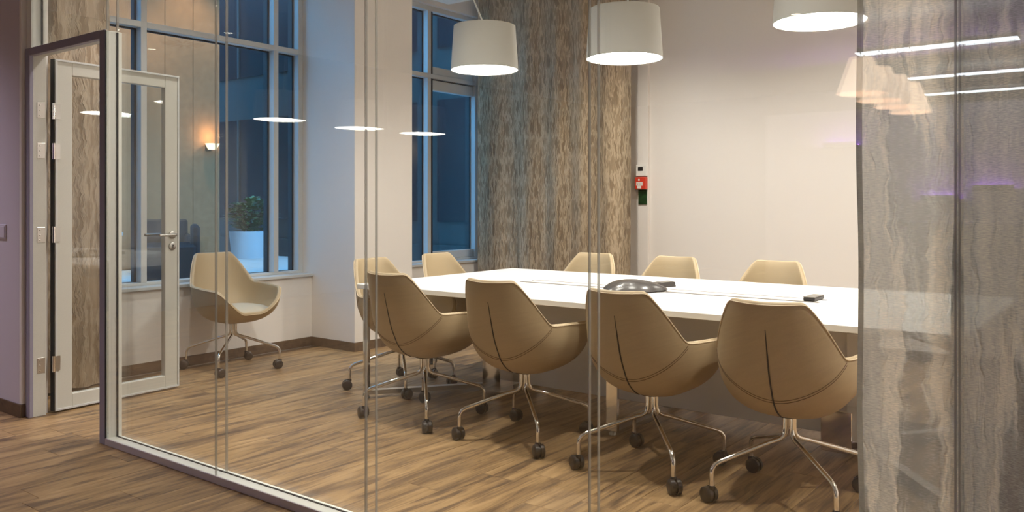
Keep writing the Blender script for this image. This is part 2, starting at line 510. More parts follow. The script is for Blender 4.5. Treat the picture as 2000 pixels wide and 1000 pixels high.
# back and right walls
sbx('wall_back', M['cream'], (-6.2, XR + 0.2, YB, YB + 0.2, -0.1, 3.7))
sbx('trim_2', M['cream'], (-3.985, -3.870, YB - 0.03, YB, 0.0, 3.58), 0.003)
sbx('wall_right', M['cream'], (XR, XR + 0.2, YP + 0.1, YB + 0.1, -0.1, 3.7))
sbx('baseboard_back', M['skirting'], (-5.9, XR, YB - 0.012, YB, 0.0, 0.077))

# window wall: parapet, pier, head
GX = -6.13
sbx('wall_window', M['cream'], (-6.25, XW, 2.30, YB, -0.1, 0.615))
sbx('wall_window_head', M['cream'], (-6.25, -6.00, 2.30, YB, 3.36, 3.7))
sbx('wall_window_corner', M['cream'], (-6.25, XW, 2.30, 2.42, 0.6, 3.7))
pier = sbx('wall_pier', M['cream'], (-6.25, -5.365, 4.83, 5.53, 0.0, 3.7), 0.004)
sbx('baseboard_window', M['skirting'], (XW, XW + 0.012, 2.30, 4.83, 0.0, 0.077), 0.001)
sbx('baseboard_pier_side', M['skirting'], (XW, -5.353, 4.818, 4.83, 0.0, 0.077), 0.001)
sbx('baseboard_pier_front', M['skirting'], (-5.365, -5.353, 4.83, 5.542, 0.0, 0.077), 0.001)
sbx('baseboard_window_far', M['skirting'], (XW, XW + 0.012, 5.53, YB, 0.0, 0.077), 0.001)

# ceiling: a lower tray that stops short of the window and back walls, slab above
ceiling = struct_empty('ceiling')
bx('ceiling_tray', M['white'], (-5.69, XR, YP + 0.10, 6.39, CEIL, CEIL + 0.08), ceiling)
bx('ceiling_slab', M['white'], (-6.25, XR + 0.1, YP, YB + 0.1, 3.62, 3.75), ceiling)
MB_d = MB()
MB_d.lathe([(0.30, CEIL - 0.006), (0.30, CEIL)], 32, (-2.5, 5.9, 0))
dif = MB_d.build('air_diffuser', M['white'], ceiling)
mb = MB()
for k in range(14):
    a = 2 * PI * k / 14
    c, s = math.cos(a), math.sin(a)
    pts = [(0.08, -0.012), (0.25, -0.030), (0.25, 0.005), (0.08, 0.010)]
    b = len(mb.v)
    for dz in (-0.0085, -0.006):
        for (r, t) in pts:
            mb.v.append((-2.5 + r * c - t * s, 5.9 + r * s + t * c, CEIL + dz))
    mb.f += [(b, b + 1, b + 2, b + 3)[::-1], (b + 4, b + 5, b + 6, b + 7)] + [(b + i, b + (i + 1) % 4, b + 4 + (i + 1) % 4, b + 4 + i) for i in range(4)]
mb.build('diffuser_slot', M['gasket'], dif)

# ------------------------------------------------------------------ windows
def window(name, y0, y1, mull, sash=None):
    w = struct_empty(name)
    XF, XB = -6.05, -6.138
    zt0, zt1, zb, zh = 2.596, 2.642, 0.662, 3.36
    a = M['alu']
    bx('window_sill', a, (XF - 0.02, XW + 0.025, y0 - 0.02 if y0 > 5 else y0, y1, 0.615, 0.640), w, 0.003)
    bx('bottom_rail', a, (XB, XF, y0, y1, 0.640, zb), w, 0.002)
    bx('head_rail', a, (XB, XF, y0, y1, zh - 0.05, zh), w, 0.002)
    ys = [y0] + [m for ab in mull for m in ab] + [y1]
    bx('side_post', a, (XB, XF, y0, y0 + 0.05, zb, zh - 0.05), w, 0.002)
    bx('side_post', a, (XB, XF, y1 - 0.05, y1, zb, zh - 0.05), w, 0.002)
    for (m0, m1) in [(y0, y0 + 0.05)] + mull + [(y1 - 0.05, y1)]:
        bx('outer_cap', M['gasket'], (-6.20, XB, m0, m1, 0.64, zh), w)
    for za, zc in ((0.64, zb), (zt0, zt1), (zh - 0.05, zh)):
        bx('outer_cap', M['gasket'], (-6.198, XB, y0, y1, za, zc), w)
    for (m0, m1) in mull:
        bx('mullion', a, (XB, XF, m0, m1, zb, zh - 0.05), w, 0.002)
    edges = [y0 + 0.05] + [m for ab in mull for m in ab] + [y1 - 0.05]
    for i in range(0, len(edges), 2):
        p0, p1 = edges[i], edges[i + 1]
        bx('transom', a, (XB, XF, p0, p1, zt0, zt1), w, 0.002)
        for lo, hi in ((zb, zt0), (zt1, zh - 0.05)):
            bx('gasket', M['gasket'], (GX - 0.008, GX + 0.008, p1 - 0.015, p1, lo, hi), w)
            bx('gasket', M['gasket'], (GX - 0.008, GX + 0.008, p0, p1 - 0.015, hi - 0.012, hi), w)
            if sash == i // 2:
                s0 = p0 + 0.018
                bx('sash_post', M['gasket'], (GX + 0.004, GX + 0.06, p0, p0 + 0.045, lo, hi), w)
                bx('sash_rail', a, (GX - 0.02, GX + 0.055, p0 + 0.045, p1, lo, lo + 0.085), w, 0.004)
                if hi < 3:
                    bx('sash_rail', a, (GX - 0.02, GX + 0.055, p0 + 0.045, p1, hi - 0.12, hi - 0.012), w, 0.004)
            pane = bx('window_pane', M['win_glass'], (GX - 0.004, GX + 0.004, p0 - 0.004, p1 + 0.004, lo - 0.004, hi + 0.004), w)
    return w
window('window_1', 2.42, 4.83, [(3.31, 3.357), (4.516, 4.564)])
window('window_2', 5.53, YB, [(6.47, 6.52)], sash=1)

# ------------------------------------------------------------------ glass partition
part = struct_empty('wall_partition')
def rail(name, mat, dims, bev=0.002): return bx(name, mat, dims, part, bev)
rail('bottom_rail', M['post'], (-4.37, XR, YP + 0.002, YP + 0.088, 0.0, 0.030), 0.003)
M['rail_lip'] = plain('brightened_mauve_aluminium', (0.52, 0.47, 0.51), 0.45)  # lighter copy of the frame mauve, missing lobby light put into the colour
rail('rail_lip', M['rail_lip'], (-4.37, XR, YP - 0.004, YP + 0.003, 0.0, 0.034), 0.001)
rail('rail_gasket', M['gasket'], (-4.33, XR, YP + 0.058, YP + 0.066, 0.030, 0.0335), 0)
rail('top_rail', M['alu'], (-5.272, XR, YP, YP + 0.09, CEIL - 0.04, CEIL), 0.002)
# corner post of the door opening
rail('post', M['post'], (-4.380, -4.330, YP + 0.004, YP + 0.088, 0.0, 2.168), 0.002)
rail('post_lip', M['alu_violet_lit'], (-4.386, -4.329, YP - 0.005, YP + 0.004, 0.0, 2.172), 0.002)
rail('post_gasket', M['gasket'], (-4.331, -4.327, YP - 0.0035, YP + 0.003, 0.034, 2.168), 0)
rail('post_gasket', M['gasket'], (-4.3305, -4.3245, YP + 0.058, YP + 0.066, 0.032, 2.165), 0)
# door header and jamb
rail('header', M['alu_violet_lit'], (-5.225, -4.385, YP - 0.004, YP + 0.030, 2.130, 2.175), 0.003)
rail('header_soffit', M['door_alu'], (-5.225, -4.385, YP + 0.030, YP + 0.088, 2.138, 2.168), 0.002)
rail('jamb', M['alu_violet_lit'], (-5.272, -5.215, YP - 0.006, YP + 0.018, 0.0, 2.175), 0.003)
rail('jamb_reveal', M['door_alu'], (-5.272, -5.222, YP + 0.018, YP + 0.092, 0.0, 2.170), 0.002)
rail('upper_jamb', M['post'], (-5.272, -5.215, YP + 0.004, YP + 0.088, 2.175, CEIL - 0.04), 0.002)
rail('upper_jamb_gasket', M['gasket'], (-5.2155, -5.2095, YP + 0.060, YP + 0.070, 2.175, CEIL - 0.04), 0)
def pane_mesh(x0, x1, y, z0, z1):
    mb = MB(); mb.box(x0, x1, y - 0.005, y + 0.005, z0, z1)
    o = mb.build('glass_pane', M['glass'], part)
    o.data.materials.append(M['edge'])
    for p in o.data.polygons:
        if abs(p.normal.x) > 0.9: p.material_index = 1
YF, YR = YP + 0.010, YP + 0.064
JX = [-4.327, -3.349, -2.365, -1.366, -0.357, 0.64, XR]
for yy in (YF, YR):
    for a, b in zip(JX[:-1], JX[1:]):
        up = CEIL - 0.04
        pane_mesh(a + 0.0022, b - 0.0022, yy, 0.030, up)
    pane_mesh(-5.211, -4.334, yy, 2.175, CEIL - 0.04)
    bx('glass_joint', M['joint'], (-4.334, -4.327, yy - 0.0055, yy + 0.0055, 2.173, CEIL - 0.04), part)
    for x in JX[1:-1]:
        bx('glass_joint', M['joint'], (x - 0.0022, x + 0.0022, yy - 0.0052, yy + 0.0052, 0.032, CEIL - 0.04), part)

# ------------------------------------------------------------------ open glazed door
HX, HY = -5.222, 2.318
door_rz = PI / 2 + math.atan2(0.056, 0.835)      # leaf swung a little past square
door = struct_empty('door_1', (HX, HY, 0), door_rz)
# local x runs from hinge to free edge, local -y is the side turned to the room
DW, DH, DT = 0.842, 2.132, 0.045
z0 = 0.012
def dp(name, mat, d, bev=0.002): return bx(name, mat, d, door, bev)
dp('stile', M['door_alu'], (0.0, 0.105, 0, DT, z0, DH), 0.003)
dp('stile', M['door_alu'], (DW - 0.105, DW, 0, DT, z0, DH), 0.003)
dp('top_rail', M['door_alu'], (0.105, DW - 0.105, 0, DT, DH - 0.088, DH), 0.003)
dp('bottom_rail', M['door_alu'], (0.105, DW - 0.105, 0, DT, z0, z0 + 0.088), 0.003)
dp('edge_trim', M['alu'], (0.0, DW, -0.006, 0.0, DH - 0.012, DH), 0.001)
dp('edge_trim', M['alu'], (0.0, DW, -0.006, 0.0, z0, z0 + 0.012), 0.001)
dp('edge_trim', M['alu'], (0.0, 0.012, -0.006, 0.0, z0 + 0.012, DH - 0.012), 0.001)
dp('edge_trim', M['alu'], (DW - 0.012, DW, -0.006, 0.0, z0 + 0.012, DH - 0.012), 0.001)
dp('door_gasket', M['gasket'], (-0.006, 0.0, 0.004, DT - 0.004, z0, DH), 0)
dp('door_glass', M['glass'], (0.100, DW - 0.100, 0.017, 0.027, z0 + 0.083, DH - 0.083), 0)
for s in (0, 1):
    mb = MB()
    ysur, d = (0.0, -1) if s == 0 else (DT, 1)
    hx, hz = DW - 0.052, 1.050
    mb.lathe([(0.026, ysur), (0.026, ysur + d * 0.008), (0.022, ysur + d * 0.010)], 20, (hx, 0, hz), 'y')
    path = [(hx, ysur + d * 0.008, hz), (hx, ysur + d * 0.040, hz), (hx - 0.006, ysur + d * 0.054, hz), (hx - 0.020, ysur + d * 0.058, hz), (hx - 0.135, ysur + d * 0.058, hz)]
    mb.tube(path, 0.0095, 12)
    h = mb.build('lever_handle', M['steel'], door, True)
    mb = MB()
    mb.lathe([(0.026, ysur), (0.026, ysur + d * 0.008), (0.021, ysur + d * 0.010)], 20, (hx, 0, hz - 0.078), 'y')
    e = mb.build('escutcheon', M['steel'], door, True)
    mb = MB()
    mb.lathe([(0.006, ysur + d * 0.0098), (0.006, ysur + d * 0.0115)], 12, (hx, 0, hz - 0.073), 'y')
    mb.box(hx - 0.0025, hx + 0.0025, min(ysur + d * 0.0098, ysur + d * 0.0115), max(ysur + d * 0.0098, ysur + d * 0.0115), hz - 0.090, hz - 0.073)
    mb.build('keyhole', M['black'], e)
for hz in (1.815, 1.575, 1.075, 0.300):
    mb = MB()
    mb.tube([(-0.012, -0.010, hz - 0.048), (-0.012, -0.010, hz + 0.048)], 0.0095, 12)
    mb.tube([(-0.012, -0.010, hz - 0.002), (-0.012, -0.010, hz + 0.002)], 0.0115, 12)
    hg = mb.build('hinge', M['chrome'], door, True)
    mb = MB()
    mb.box(-0.006, 0.028, -0.0085, -0.0055, hz - 0.045, hz + 0.045)
    mb.build('hinge_leaf', M['steel'], hg)
    o = bx('hinge_plate', M['steel'], (-5.2225, -5.2195, YP + 0.040, YP + 0.085, hz - 0.046, hz + 0.046), part, 0.001)
    for dy, dz in ((0.055, 0.03), (0.055, 0.0), (0.055, -0.03)):
        mb = MB(); mb.lathe([(0.005, -5.2195), (0.003, -5.2183)], 8, (0, YP + dy, hz + dz), 'x')
        mb.build('screw', M['steel'], o, True)

# light switch on the mauve-tinted wall, same violet-lit colour
t = thing('light_switch', 'pale square light switch on the mauve-tinted wall left of the door', 'switch', (-5.545, 2.150, 1.09))
bx('frame', M['mauve'], (-0.075, 0.075, -0.008, 0, -0.045, 0.045), t, 0.003)
bx('rocker', M['mauve'], (-0.066, -0.003, -0.012, -0.008, -0.036, 0.036), t, 0.002)
bx('rocker', M['mauve'], (0.003, 0.066, -0.012, -0.008, -0.036, 0.036), t, 0.002)

# ------------------------------------------------------------------ curtains
def curtain(name, mat, p0, p1, z0, z1, label, amp, wave, seed, nu=160, nz=40, hem=None, gather=1.35, parent=None, wob=0.006, cat='curtain'):
    p0, p1 = Vector((*p0, 0)), Vector((*p1, 0))
    d = (p1 - p0); Ln = d.length; d.normalize(); nrm = Vector((-d.y, d.x, 0))
    rows = []
    for j in range(nz + 1):
        z = z0 + (z1 - z0) * j / nz
        row = []
        for i in range(nu + 1):
            s = Ln * i / nu
            ph = s / wave * 2 * PI
            a = amp * (math.sin(ph + 1.3 * math.sin(s * 3.1 + seed)) * 0.7 + 0.5 * mnoise.noise(Vector((s * 2.4, z * 0.35, seed))))
            a += wob * mnoise.noise(Vector((s * 14, z * 2.6, seed + 5)))
            e = 0.022 * mnoise.noise(Vector((seed, z * 1.6, 3))) * (1 if i == 0 else max(0, 1 - s * 8))
            row.append(p0 + d * (s + e) + nrm * a + Vector((0, 0, z)))
        rows.append(row)
    mb = MB(); mb.quad_grid(rows)
    me = mb.mesh(name, mat, True)
    uvl = me.uv_layers.new(name='UVMap')
    for poly in me.polygons:
        for li, vi in zip(poly.loop_indices, poly.vertices):
            j, i = divmod(vi, nu + 1)
            uvl.data[li].uv = (Ln * gather * i / nu + seed * 3.17, z0 + (z1 - z0) * j / nz)
    o = link(name, me, parent)
    if label: tag(o, label, cat)
    return o, rows

def track(parent, p0, p1, z):
    mb = MB(); mb.box(min(p0[0], p1[0]) - 0.02, max(p0[0], p1[0]) + 0.02, min(p0[1], p1[1]) - 0.02, max(p0[1], p1[1]) + 0.02, z, z + 0.025)
    return mb.build('curtain_track', M['alu'], parent)

c1, _ = curtain('curtain', M['curtain'], (-5.84, 7.03), (-3.93, 7.03), 0.02, 3.58,
    'brown crinkled curtain hanging across the far corner behind the table', 0.030, 0.36, 2.0, 240, 40)
track(c1, (-5.84, 7.03), (-3.90, 7.03), 3.58)
c2, _ = curtain('curtain', M['curtain_bold'], (-5.70, 2.36), (-5.74, 2.90), 0.02, 3.58,
    'brown bark-patterned curtain behind the open glass door', 0.032, 0.21, 5.0, 90, 40, gather=1.2)
track(c2, (-5.70, 2.36), (-5.74, 2.90), 3.58)
c3, rows3 = curtain('sheer_curtain', M['sheer'], (-0.640, 2.42), (-0.375, 2.42), 0.01, 3.27,
    'translucent grey linen curtain with the white table showing through', 0.012, 0.16, 9.0, 70, 60, gather=1.1, wob=0.010)
# double-folded hem along its free edge
hr = []
for r in rows3:
    p, q = r[0], r[4]
    n = Vector((0, -0.004, 0))
    hr.append([p - n, p + n, q + n])
mb = MB(); mb.quad_grid(hr)
M['hem'] = fabric('hem_linen', [(0.3, (0.42, 0.41, 0.38)), (0.7, (0.62, 0.60, 0.54))], 0.04, 1.0, 11, 1.4, 0.008, 0.45, 0.5)
me = mb.mesh('hem', M['hem'], False)
uvl = me.uv_layers.new(name='UVMap')
for poly in me.polygons:
    for li, vi in zip(poly.loop_indices, poly.vertices):
        uvl.data[li].uv = ((vi % 3) * 0.008, me.vertices[vi].co.z)
link('hem', me, c3)
track(c3, (-0.640, 2.42), (-0.375, 2.42), 3.272)
c4, _ = curtain('sheer_curtain', M['sheer_thick'], (-0.405, 2.47), (1.10, 2.47), 0.01, 3.27,
    'denser grey-brown linen curtain in gathered folds at the right edge', 0.030, 0.20, 12.0, 220, 60, gather=1.3, wob=0.010)
track(c4, (-0.405, 2.47), (1.10, 2.47), 3.272)

# ------------------------------------------------------------------ chairs
def chair_surface():
    a, br, bf = 0.288, 0.262, 0.362
    zb, zm = 0.352, 0.63
    def R(ph):
        b, n = (br, 2.5) if math.cos(ph) > 0 else (bf, 3.3)
        return (abs(math.sin(ph) / a) ** n + abs(math.cos(ph) / b) ** n) ** (-1 / n)
    def rho(z):
        s = max(0.0, min(1.0, (z - zb) / (zm - zb)))
        return (1 - (1 - s) ** 2.7) ** (1 / 2.45)
    xc = R(math.radians(63)) * math.sin(math.radians(63))
    def rim_raw(ph):
        A = abs(ph); x = R(ph) * math.sin(A)
        deg = math.degrees(A)
        if deg <= 90 and x < 0.168: return 0.864 - 0.006 * math.cos(x / 0.168 * PI / 2)
        if deg <= 63:
            k = (x - 0.168) / (xc - 0.168)
            return 0.864 - 0.230 * k + 0.024 * math.sin(PI * k)
        if deg <= 82: return 0.634 - 0.004 * (deg - 63) / 19
        if deg <= 130: return 0.630 - 0.014 * (deg - 82) / 48
        if deg <= 168:
            k = (deg - 130) / 38
            return 0.616 - (0.616 - 0.436) * (k * k * (3 - 2 * k))
        return 0.436
    def rim(ph):
        w, t = 0.0, 0.0
        for k in range(-3, 4):
            g = 1.0 - abs(k) / 4
            w += g; t += g * rim_raw(ph + math.radians(k * 1.2))
        return t / w
    def P(ph, z):
        r = R(ph) * rho(z)
        x, y = r * math.sin(ph), -r * math.cos(ph)
        k = max(0.0, math.cos(ph))
        y -= k * 0.27 * (z - 0.50) * (1 if z > 0.5 else 0.35)
        # back narrows and flattens towards the top
        if z > zm:
            f = min(1, (z - zm) / 0.235)
            x *= 1 - 0.10 * f * k
        return Vector((x, y, z))
    return P, rim, zb

def build_chair():
    P, rim, zb = chair_surface()
    root = thing('swivel_chair', 'x', 'chair')
    NP, NT = 144, 22
    th = 0.026
    outer = []
    phis = [-PI + 2 * PI * i / NP for i in range(NP)]
    for j in range(NT + 1):
        t = j / NT
        row = []
        for ph in phis:
            rz = rim(ph)
            s = (1 - math.cos(t * PI / 2)) if t < 1 else 1
            s = 0.65 * s + 0.35 * t * t
            row.append(P(ph, zb + 0.0004 + (rz - zb) * s))
        outer.append(row)
    def normal(j, i):
        a = outer[j][(i + 1) % NP] - outer[j][i - 1]
        b = outer[min(j + 1, NT)][i] - outer[max(j - 1, 0)][i]
        nn = a.cross(b)
        return nn.normalized() if nn.length > 1e-9 else Vector((0, 0, -1))
    sgn = 1 if normal(NT // 2, NP // 2).y < 0 else -1     # rear of the shell faces -y
    rows = [r[:] for r in outer]
    # rounded rim and inner skin
    nr = [normal(NT, i) * sgn for i in range(NP)]
    for k in range(1, 5):
        a = PI * k / 5
        row = []
        for i in range(NP):
            up = (outer[NT][i] - outer[NT - 1][i]).normalized()
            row.append(outer[NT][i] - nr[i] * (th / 2) * (1 - math.cos(a)) + up * (th / 2) * math.sin(a) * 0.9)
        rows.append(row)
    for j in range(NT, -1, -1):
        rows.append([outer[j][i] - normal(j, i) * sgn * th if j > 1 else Vector((outer[j][i].x * 0.6, outer[j][i].y * 0.6, outer[2][i].z + th * 0.9)) for i in range(NP)])
    mb = MB(); b = mb.quad_grid(rows, close_u=True)
    mb.f.append(tuple(b + i for i in range(NP))[::-1] if sgn > 0 else tuple(b + i for i in range(NP)))
    last = b + (len(rows) - 1) * NP
    mb.f.append(tuple(last + i for i in range(NP)))
    me = mb.mesh('shell', M['leather'], True)
    me.validate()
    link('shell', me, root)
    # piping along the outer edge
    path = [outer[NT][i] + nr[i] * 0.001 + Vector((0, 0, 0.003)) for i in range(NP)]
    path.append(path[0])
    mb = MB(); mb.tube(path, 0.0032, 6, cap=False); mb.build('piping', M['piping'], root, True)
    # curved double stitching under the backrest
    for off in (0.0, 0.011):
        path = []
        for k in range(-30, 31):
            ph = math.radians(64) * k / 30
            z = 0.448 + off + (0.618 - 0.448) * (abs(k) / 30) ** 2.0
            p = P(ph, z); q = P(ph + 0.01, z); u = P(ph, z + 0.01)
            nn = (q - p).cross(u - p).normalized()
            if nn.y * -math.cos(ph) + nn.x * math.sin(ph) < 0: nn = -nn
            path.append(p + nn * 0.0004)
        mb = MB(); mb.tube(path, 0.0014, 6); mb.build('stitching', M['stitch'], root, True)
    path = []
    for k in range(25):
        z = 0.760 - (0.760 - 0.372) * k / 24
        p = P(0, z); u = P(0, z + 0.01); q = P(0.01, z)
        nn = (q - p).cross(u - p).normalized()
        if nn.y > 0 and z > 0.4: nn = -nn
        path.append(p + nn * 0.0008)
    rad = [0.0012 + 0.0024 * min(1, k / 8) for k in range(25)]
    mb = MB(); mb.tube(path, rad, 6); mb.build('back_slit', M['black'], root, True)
    # seat cushion
    rows = []
    for (k, z) in ((0.0, 0.4845), (0.55, 0.484), (0.86, 0.479), (0.96, 0.470), (1.0, 0.458), (0.985, 0.444), (0.93, 0.432), (0.6, 0.420)):
        row = []
        for i in range(48):
            a = 2 * PI * i / 48
            cx, sy = math.cos(a), math.sin(a)
            e = 2 / 2.9
            x = 0.228 * k * math.copysign(abs(cx) ** e, cx)
            y = 0.040 + 0.235 * k * math.copysign(abs(sy) ** e, sy)
            row.append((x, y, z - 0.016 * max(0, (y - 0.12) / 0.12)))
        rows.append(row)
    mb = MB(); mb.quad_grid(rows, close_u=True); mb.build('seat_cushion', M['cushion'], root, True)
    # swivel plate, four bent tube legs with twin-wheel casters
    mb = MB(); mb.lathe([(0.035, 0.345), (0.060, 0.352), (0.060, 0.362)], 20); mb.build('swivel_plate', M['black'], root, True)
    for q in range(4):
        an = PI / 4 + q * PI / 2
        c, s = math.cos(an), math.sin(an)
        prof = [(0.021, 0.350), (0.021, 0.300), (0.023, 0.282), (0.031, 0.264), (0.050, 0.253), (0.10, 0.240), (0.318, 0.172), (0.340, 0.160), (0.352, 0.142), (0.355, 0.120), (0.355, 0.062)]
        mb = MB(); mb.tube([(r * c, r * s, z) for r, z in prof], 0.0105, 12)
        leg = mb.build('leg', M['chrome'], root, True)
        mb = MB()
        px, py = 0.355 * c, 0.355 * s
        ta = an + 0.9 + q * 1.3
        tx, ty = math.cos(ta), math.sin(ta)
        ox, oy = px + 0.016 * -ty, py + 0.016 * tx
        for sd in (-1, 1):
            rows = []
            for (w, r) in ((0.004, 0.028), (0.005, 0.0335), (0.022, 0.0335), (0.027, 0.029), (0.029, 0.018), (0.029, 0.001)):
                rows.append([(ox + tx * sd * w - ty * r * math.cos(2 * PI * k / 20), oy + ty * sd * w + tx * r * math.cos(2 * PI * k / 20), 0.034 + r * math.sin(2 * PI * k / 20)) for k in range(20)])
            mb.quad_grid(rows, close_u=True)
        mb.lathe([(0.013, 0.052), (0.015, 0.066), (0.012, 0.074)], 12, (px, py, 0))
        mb.tube([(ox - tx * 0.012, oy - ty * 0.012, 0.034), (ox + tx * 0.012, oy + ty * 0.012, 0.034)], 0.024, 14)
        mb.build('caster', M['caster'], leg, True)
    return root

chair0 = build_chair()
CH = [  # x, y, turn (0 faces the back wall), label, group
    (-3.41, 3.62, 0.00, 'tan leather swivel chair at the near side of the table, beside its left corner', 'chairs along the near side of the table'),
    (-2.67, 3.62, 0.03, 'tan leather swivel chair at the near side, second from the table left corner', 'chairs along the near side of the table'),
    (-1.88, 3.57, -0.04, 'tan leather swivel chair at the near side in front of the conference phone', 'chairs along the near side of the table'),
    (-1.22, 3.565, 0.05, 'tan leather swivel chair at the near side, half covered by the sheer curtain', 'chairs along the near side of the table'),
    (-4.065, 4.09, -PI / 2, 'tan swivel chair at the table head nearer the glass, behind the pier', 'chairs at the head of the table'),
    (-4.10, 4.81, -PI / 2, 'tan swivel chair at the table head in front of the far window', 'chairs at the head of the table'),
    (-3.43, 5.26, PI, 'tan swivel chair across the table before the brown crinkled curtain', 'chairs along the far side of the table'),
    (-2.74, 5.26, PI, 'tan swivel chair across the table behind the conference phone', 'chairs along the far side of the table'),
    (-1.99, 5.26, PI, 'tan swivel chair across the table, nearest the sheer curtain', 'chairs along the far side of the table'),
    (-5.56, 3.775, -PI / 2 - 0.10, 'tan swivel chair standing alone under the window beside the open door', 'lone chair by the window'),
]
for i, (x, y, rz, lab, grp) in enumerate(CH):
    c = chair0 if i == 0 else copy_tree(chair0)
    c.location = (x, y, 0); c.rotation_euler = (0, 0, rz)
    c['label'] = lab
    if i in (4, 5):                 # its foot star is swivelled under the shell
        for ch in c.children:
            if ch.name.startswith('leg'): ch.rotation_euler.z = PI / 4 if i == 5 else 0.06
    if grp.startswith('lone'):
        if 'group' in c: del c['group']
    else:
        c['group'] = grp

# ------------------------------------------------------------------ conference table
TX0, TX1, TY0, TY1, TZ = -4.08, -0.56, 3.69, 5.36, 0.74
tb = thing('conference_table', 'long white conference table with chrome feet in the middle of the room', 'table', ((TX0 + TX1) / 2, (TY0 + TY1) / 2, 0))
tcx, tcy = (TX0 + TX1) / 2, (TY0 + TY1) / 2
hw, hd = (TX1 - TX0) / 2, (TY1 - TY0) / 2
bx('tabletop', M['laminate'], (-hw, hw, -hd, hd, TZ - 0.030, TZ), tb, 0.002)
# cable flaps let into the top along the middle
ch = bx('cable_flap', M['laminate'], (-0.98, 0.93, -0.055, 0.055, TZ - 0.001, TZ + 0.0022), tb, 0.001)
bx('flap_edge', M['channel'], (-1.00, 0.95, -0.084, -0.055, TZ - 0.001, TZ + 0.0030), ch, 0.0006)
bx('flap_edge', M['channel'], (-1.00, 0.95, 0.055, 0.080, TZ - 0.001, TZ + 0.0030), ch, 0.0006)
# spine panel and end boxes
bx('spine_panel', M['panel'], (-1.10, 1.10, -0.06, 0.0, 0.062, 0.60), tb, 0.003)
bx('under_beam', M['panel'], (-hw + 0.35, hw - 0.35, -0.05, 0.05, 0.60, TZ - 0.03), tb, 0.003)
for s in (-1, 1):
    bx('end_box', M['panel'], (min(s * 1.10, s * 1.22), max(s * 1.10, s * 1.22), -0.11, 0.06, 0.03, 0.60), tb, 0.004)
def flat_bar(x0, y0, x1, y1, z0, z1, w):
    d = Vector((x1 - x0, y1 - y0, 0)).normalized(); n = Vector((-d.y, d.x, 0)) * w / 2
    mb = MB(); b = len(mb.v)
    for z in (z0, z1):
        for (x, y, sg) in ((x0, y0, 1), (x0, y0, -1), (x1, y1, -1), (x1, y1, 1)):
            mb.v.append((x + n.x * sg, y + n.y * sg, z))
    mb.f += [(3, 2, 1, 0), (4, 5, 6, 7)] + [(i, (i + 1) % 4, 4 + (i + 1) % 4, 4 + i) for i in range(4)]
    return mb
for sx in (-1, 1):
    for sy in (-1, 1):
        bx('base_box', M['chrome'], (min(sx * 1.02, sx * 1.17), max(sx * 1.02, sx * 1.17), min(sy * 0.13, sy * 0.27), max(sy * 0.13, sy * 0.27), 0.028, 0.235), tb, 0.003)
for sx in (-1, 1):
    for sy in (-1, 1):
        fx, fy = sx * (hw - 0.045), sy * (hd - 0.045)
        mb = MB(); mb.box(fx - 0.022, fx + 0.022, fy - 0.012, fy + 0.012, 0.02, TZ - 0.03, 0.002)
        lg = mb.build('leg', M['chrome'], tb)
        flat_bar(fx, fy, sx * 1.16, sy * 0.04, 0.022, 0.050, 0.05).build('foot_bar', M['steel'], lg)
        flat_bar(fx, fy, sx * 1.16, sy * 0.04, TZ - 0.075, TZ - 0.031, 0.04).build('top_bar', M['panel'], lg)
        mb = MB(); mb.lathe([(0.020, 0.0), (0.020, 0.010), (0.010, 0.022)], 14, (fx, fy, 0)); mb.build('leveller', M['steel'], lg, True)
for sy in (-1, 1):
    fy = sy * (hd - 0.26)
    mb = MB(); mb.box(-0.035, 0.035, fy - 0.012, fy + 0.012, 0.02, TZ - 0.03, 0.002)
    lg = mb.build('leg', M['chrome'], tb)
    flat_bar(0, fy, 0, sy * 0.07, 0.022, 0.052, 0.05).build('foot_bar', M['steel'], lg)
    mb = MB(); mb.lathe([(0.020, 0.0), (0.020, 0.010), (0.010, 0.022)], 14, (0, fy, 0)); mb.build('leveller', M['steel'], lg, True)

# conference phone
ph = thing('conference_phone', 'graphite dome-shaped conference phone on the white table', 'phone', (-2.455, 4.40, TZ + 0.0032))
rows = []
NPH = 72
for (k, z) in ((1.0, 0.002), (1.02, 0.010), (0.97, 0.020), (0.80, 0.040), (0.55, 0.056), (0.28, 0.063), (0.0, 0.065)):
    row = []
    for i in range(NPH):
        a = 2 * PI * i / NPH
        r = 0.165 + 0.046 * (max(0, math.cos(3 * a)) ** 1.5)
        dip = 0.006 * max(0, math.cos(3 * a)) * k
        row.append((r * k * math.cos(a), r * k * math.sin(a), z - (dip if z > 0.02 else 0)))
    rows.append(row)
mb = MB(); b = mb.quad_grid(rows, close_u=True); mb.f.append(tuple(b + i for i in range(NPH))[::-1])
mb.build('dome', M['phone'], ph, True)
for k in range(3):
    a = 2 * PI * k / 3 + PI / 3
    c, s = math.cos(a), math.sin(a)
    mb = MB()
    rows = []
    for r, z in ((0.095, 0.0385), (0.115, 0.0320), (0.138, 0.0210)):
        rows.append([((r * c - t * s), (r * s + t * c), z + 0.0018) for t in (-0.045, -0.02, 0.02, 0.045)])
    mb.quad_grid(rows); mb.build('speaker_grille', M['steel'], ph, True)
ph.rotation_euler.z = 0.45
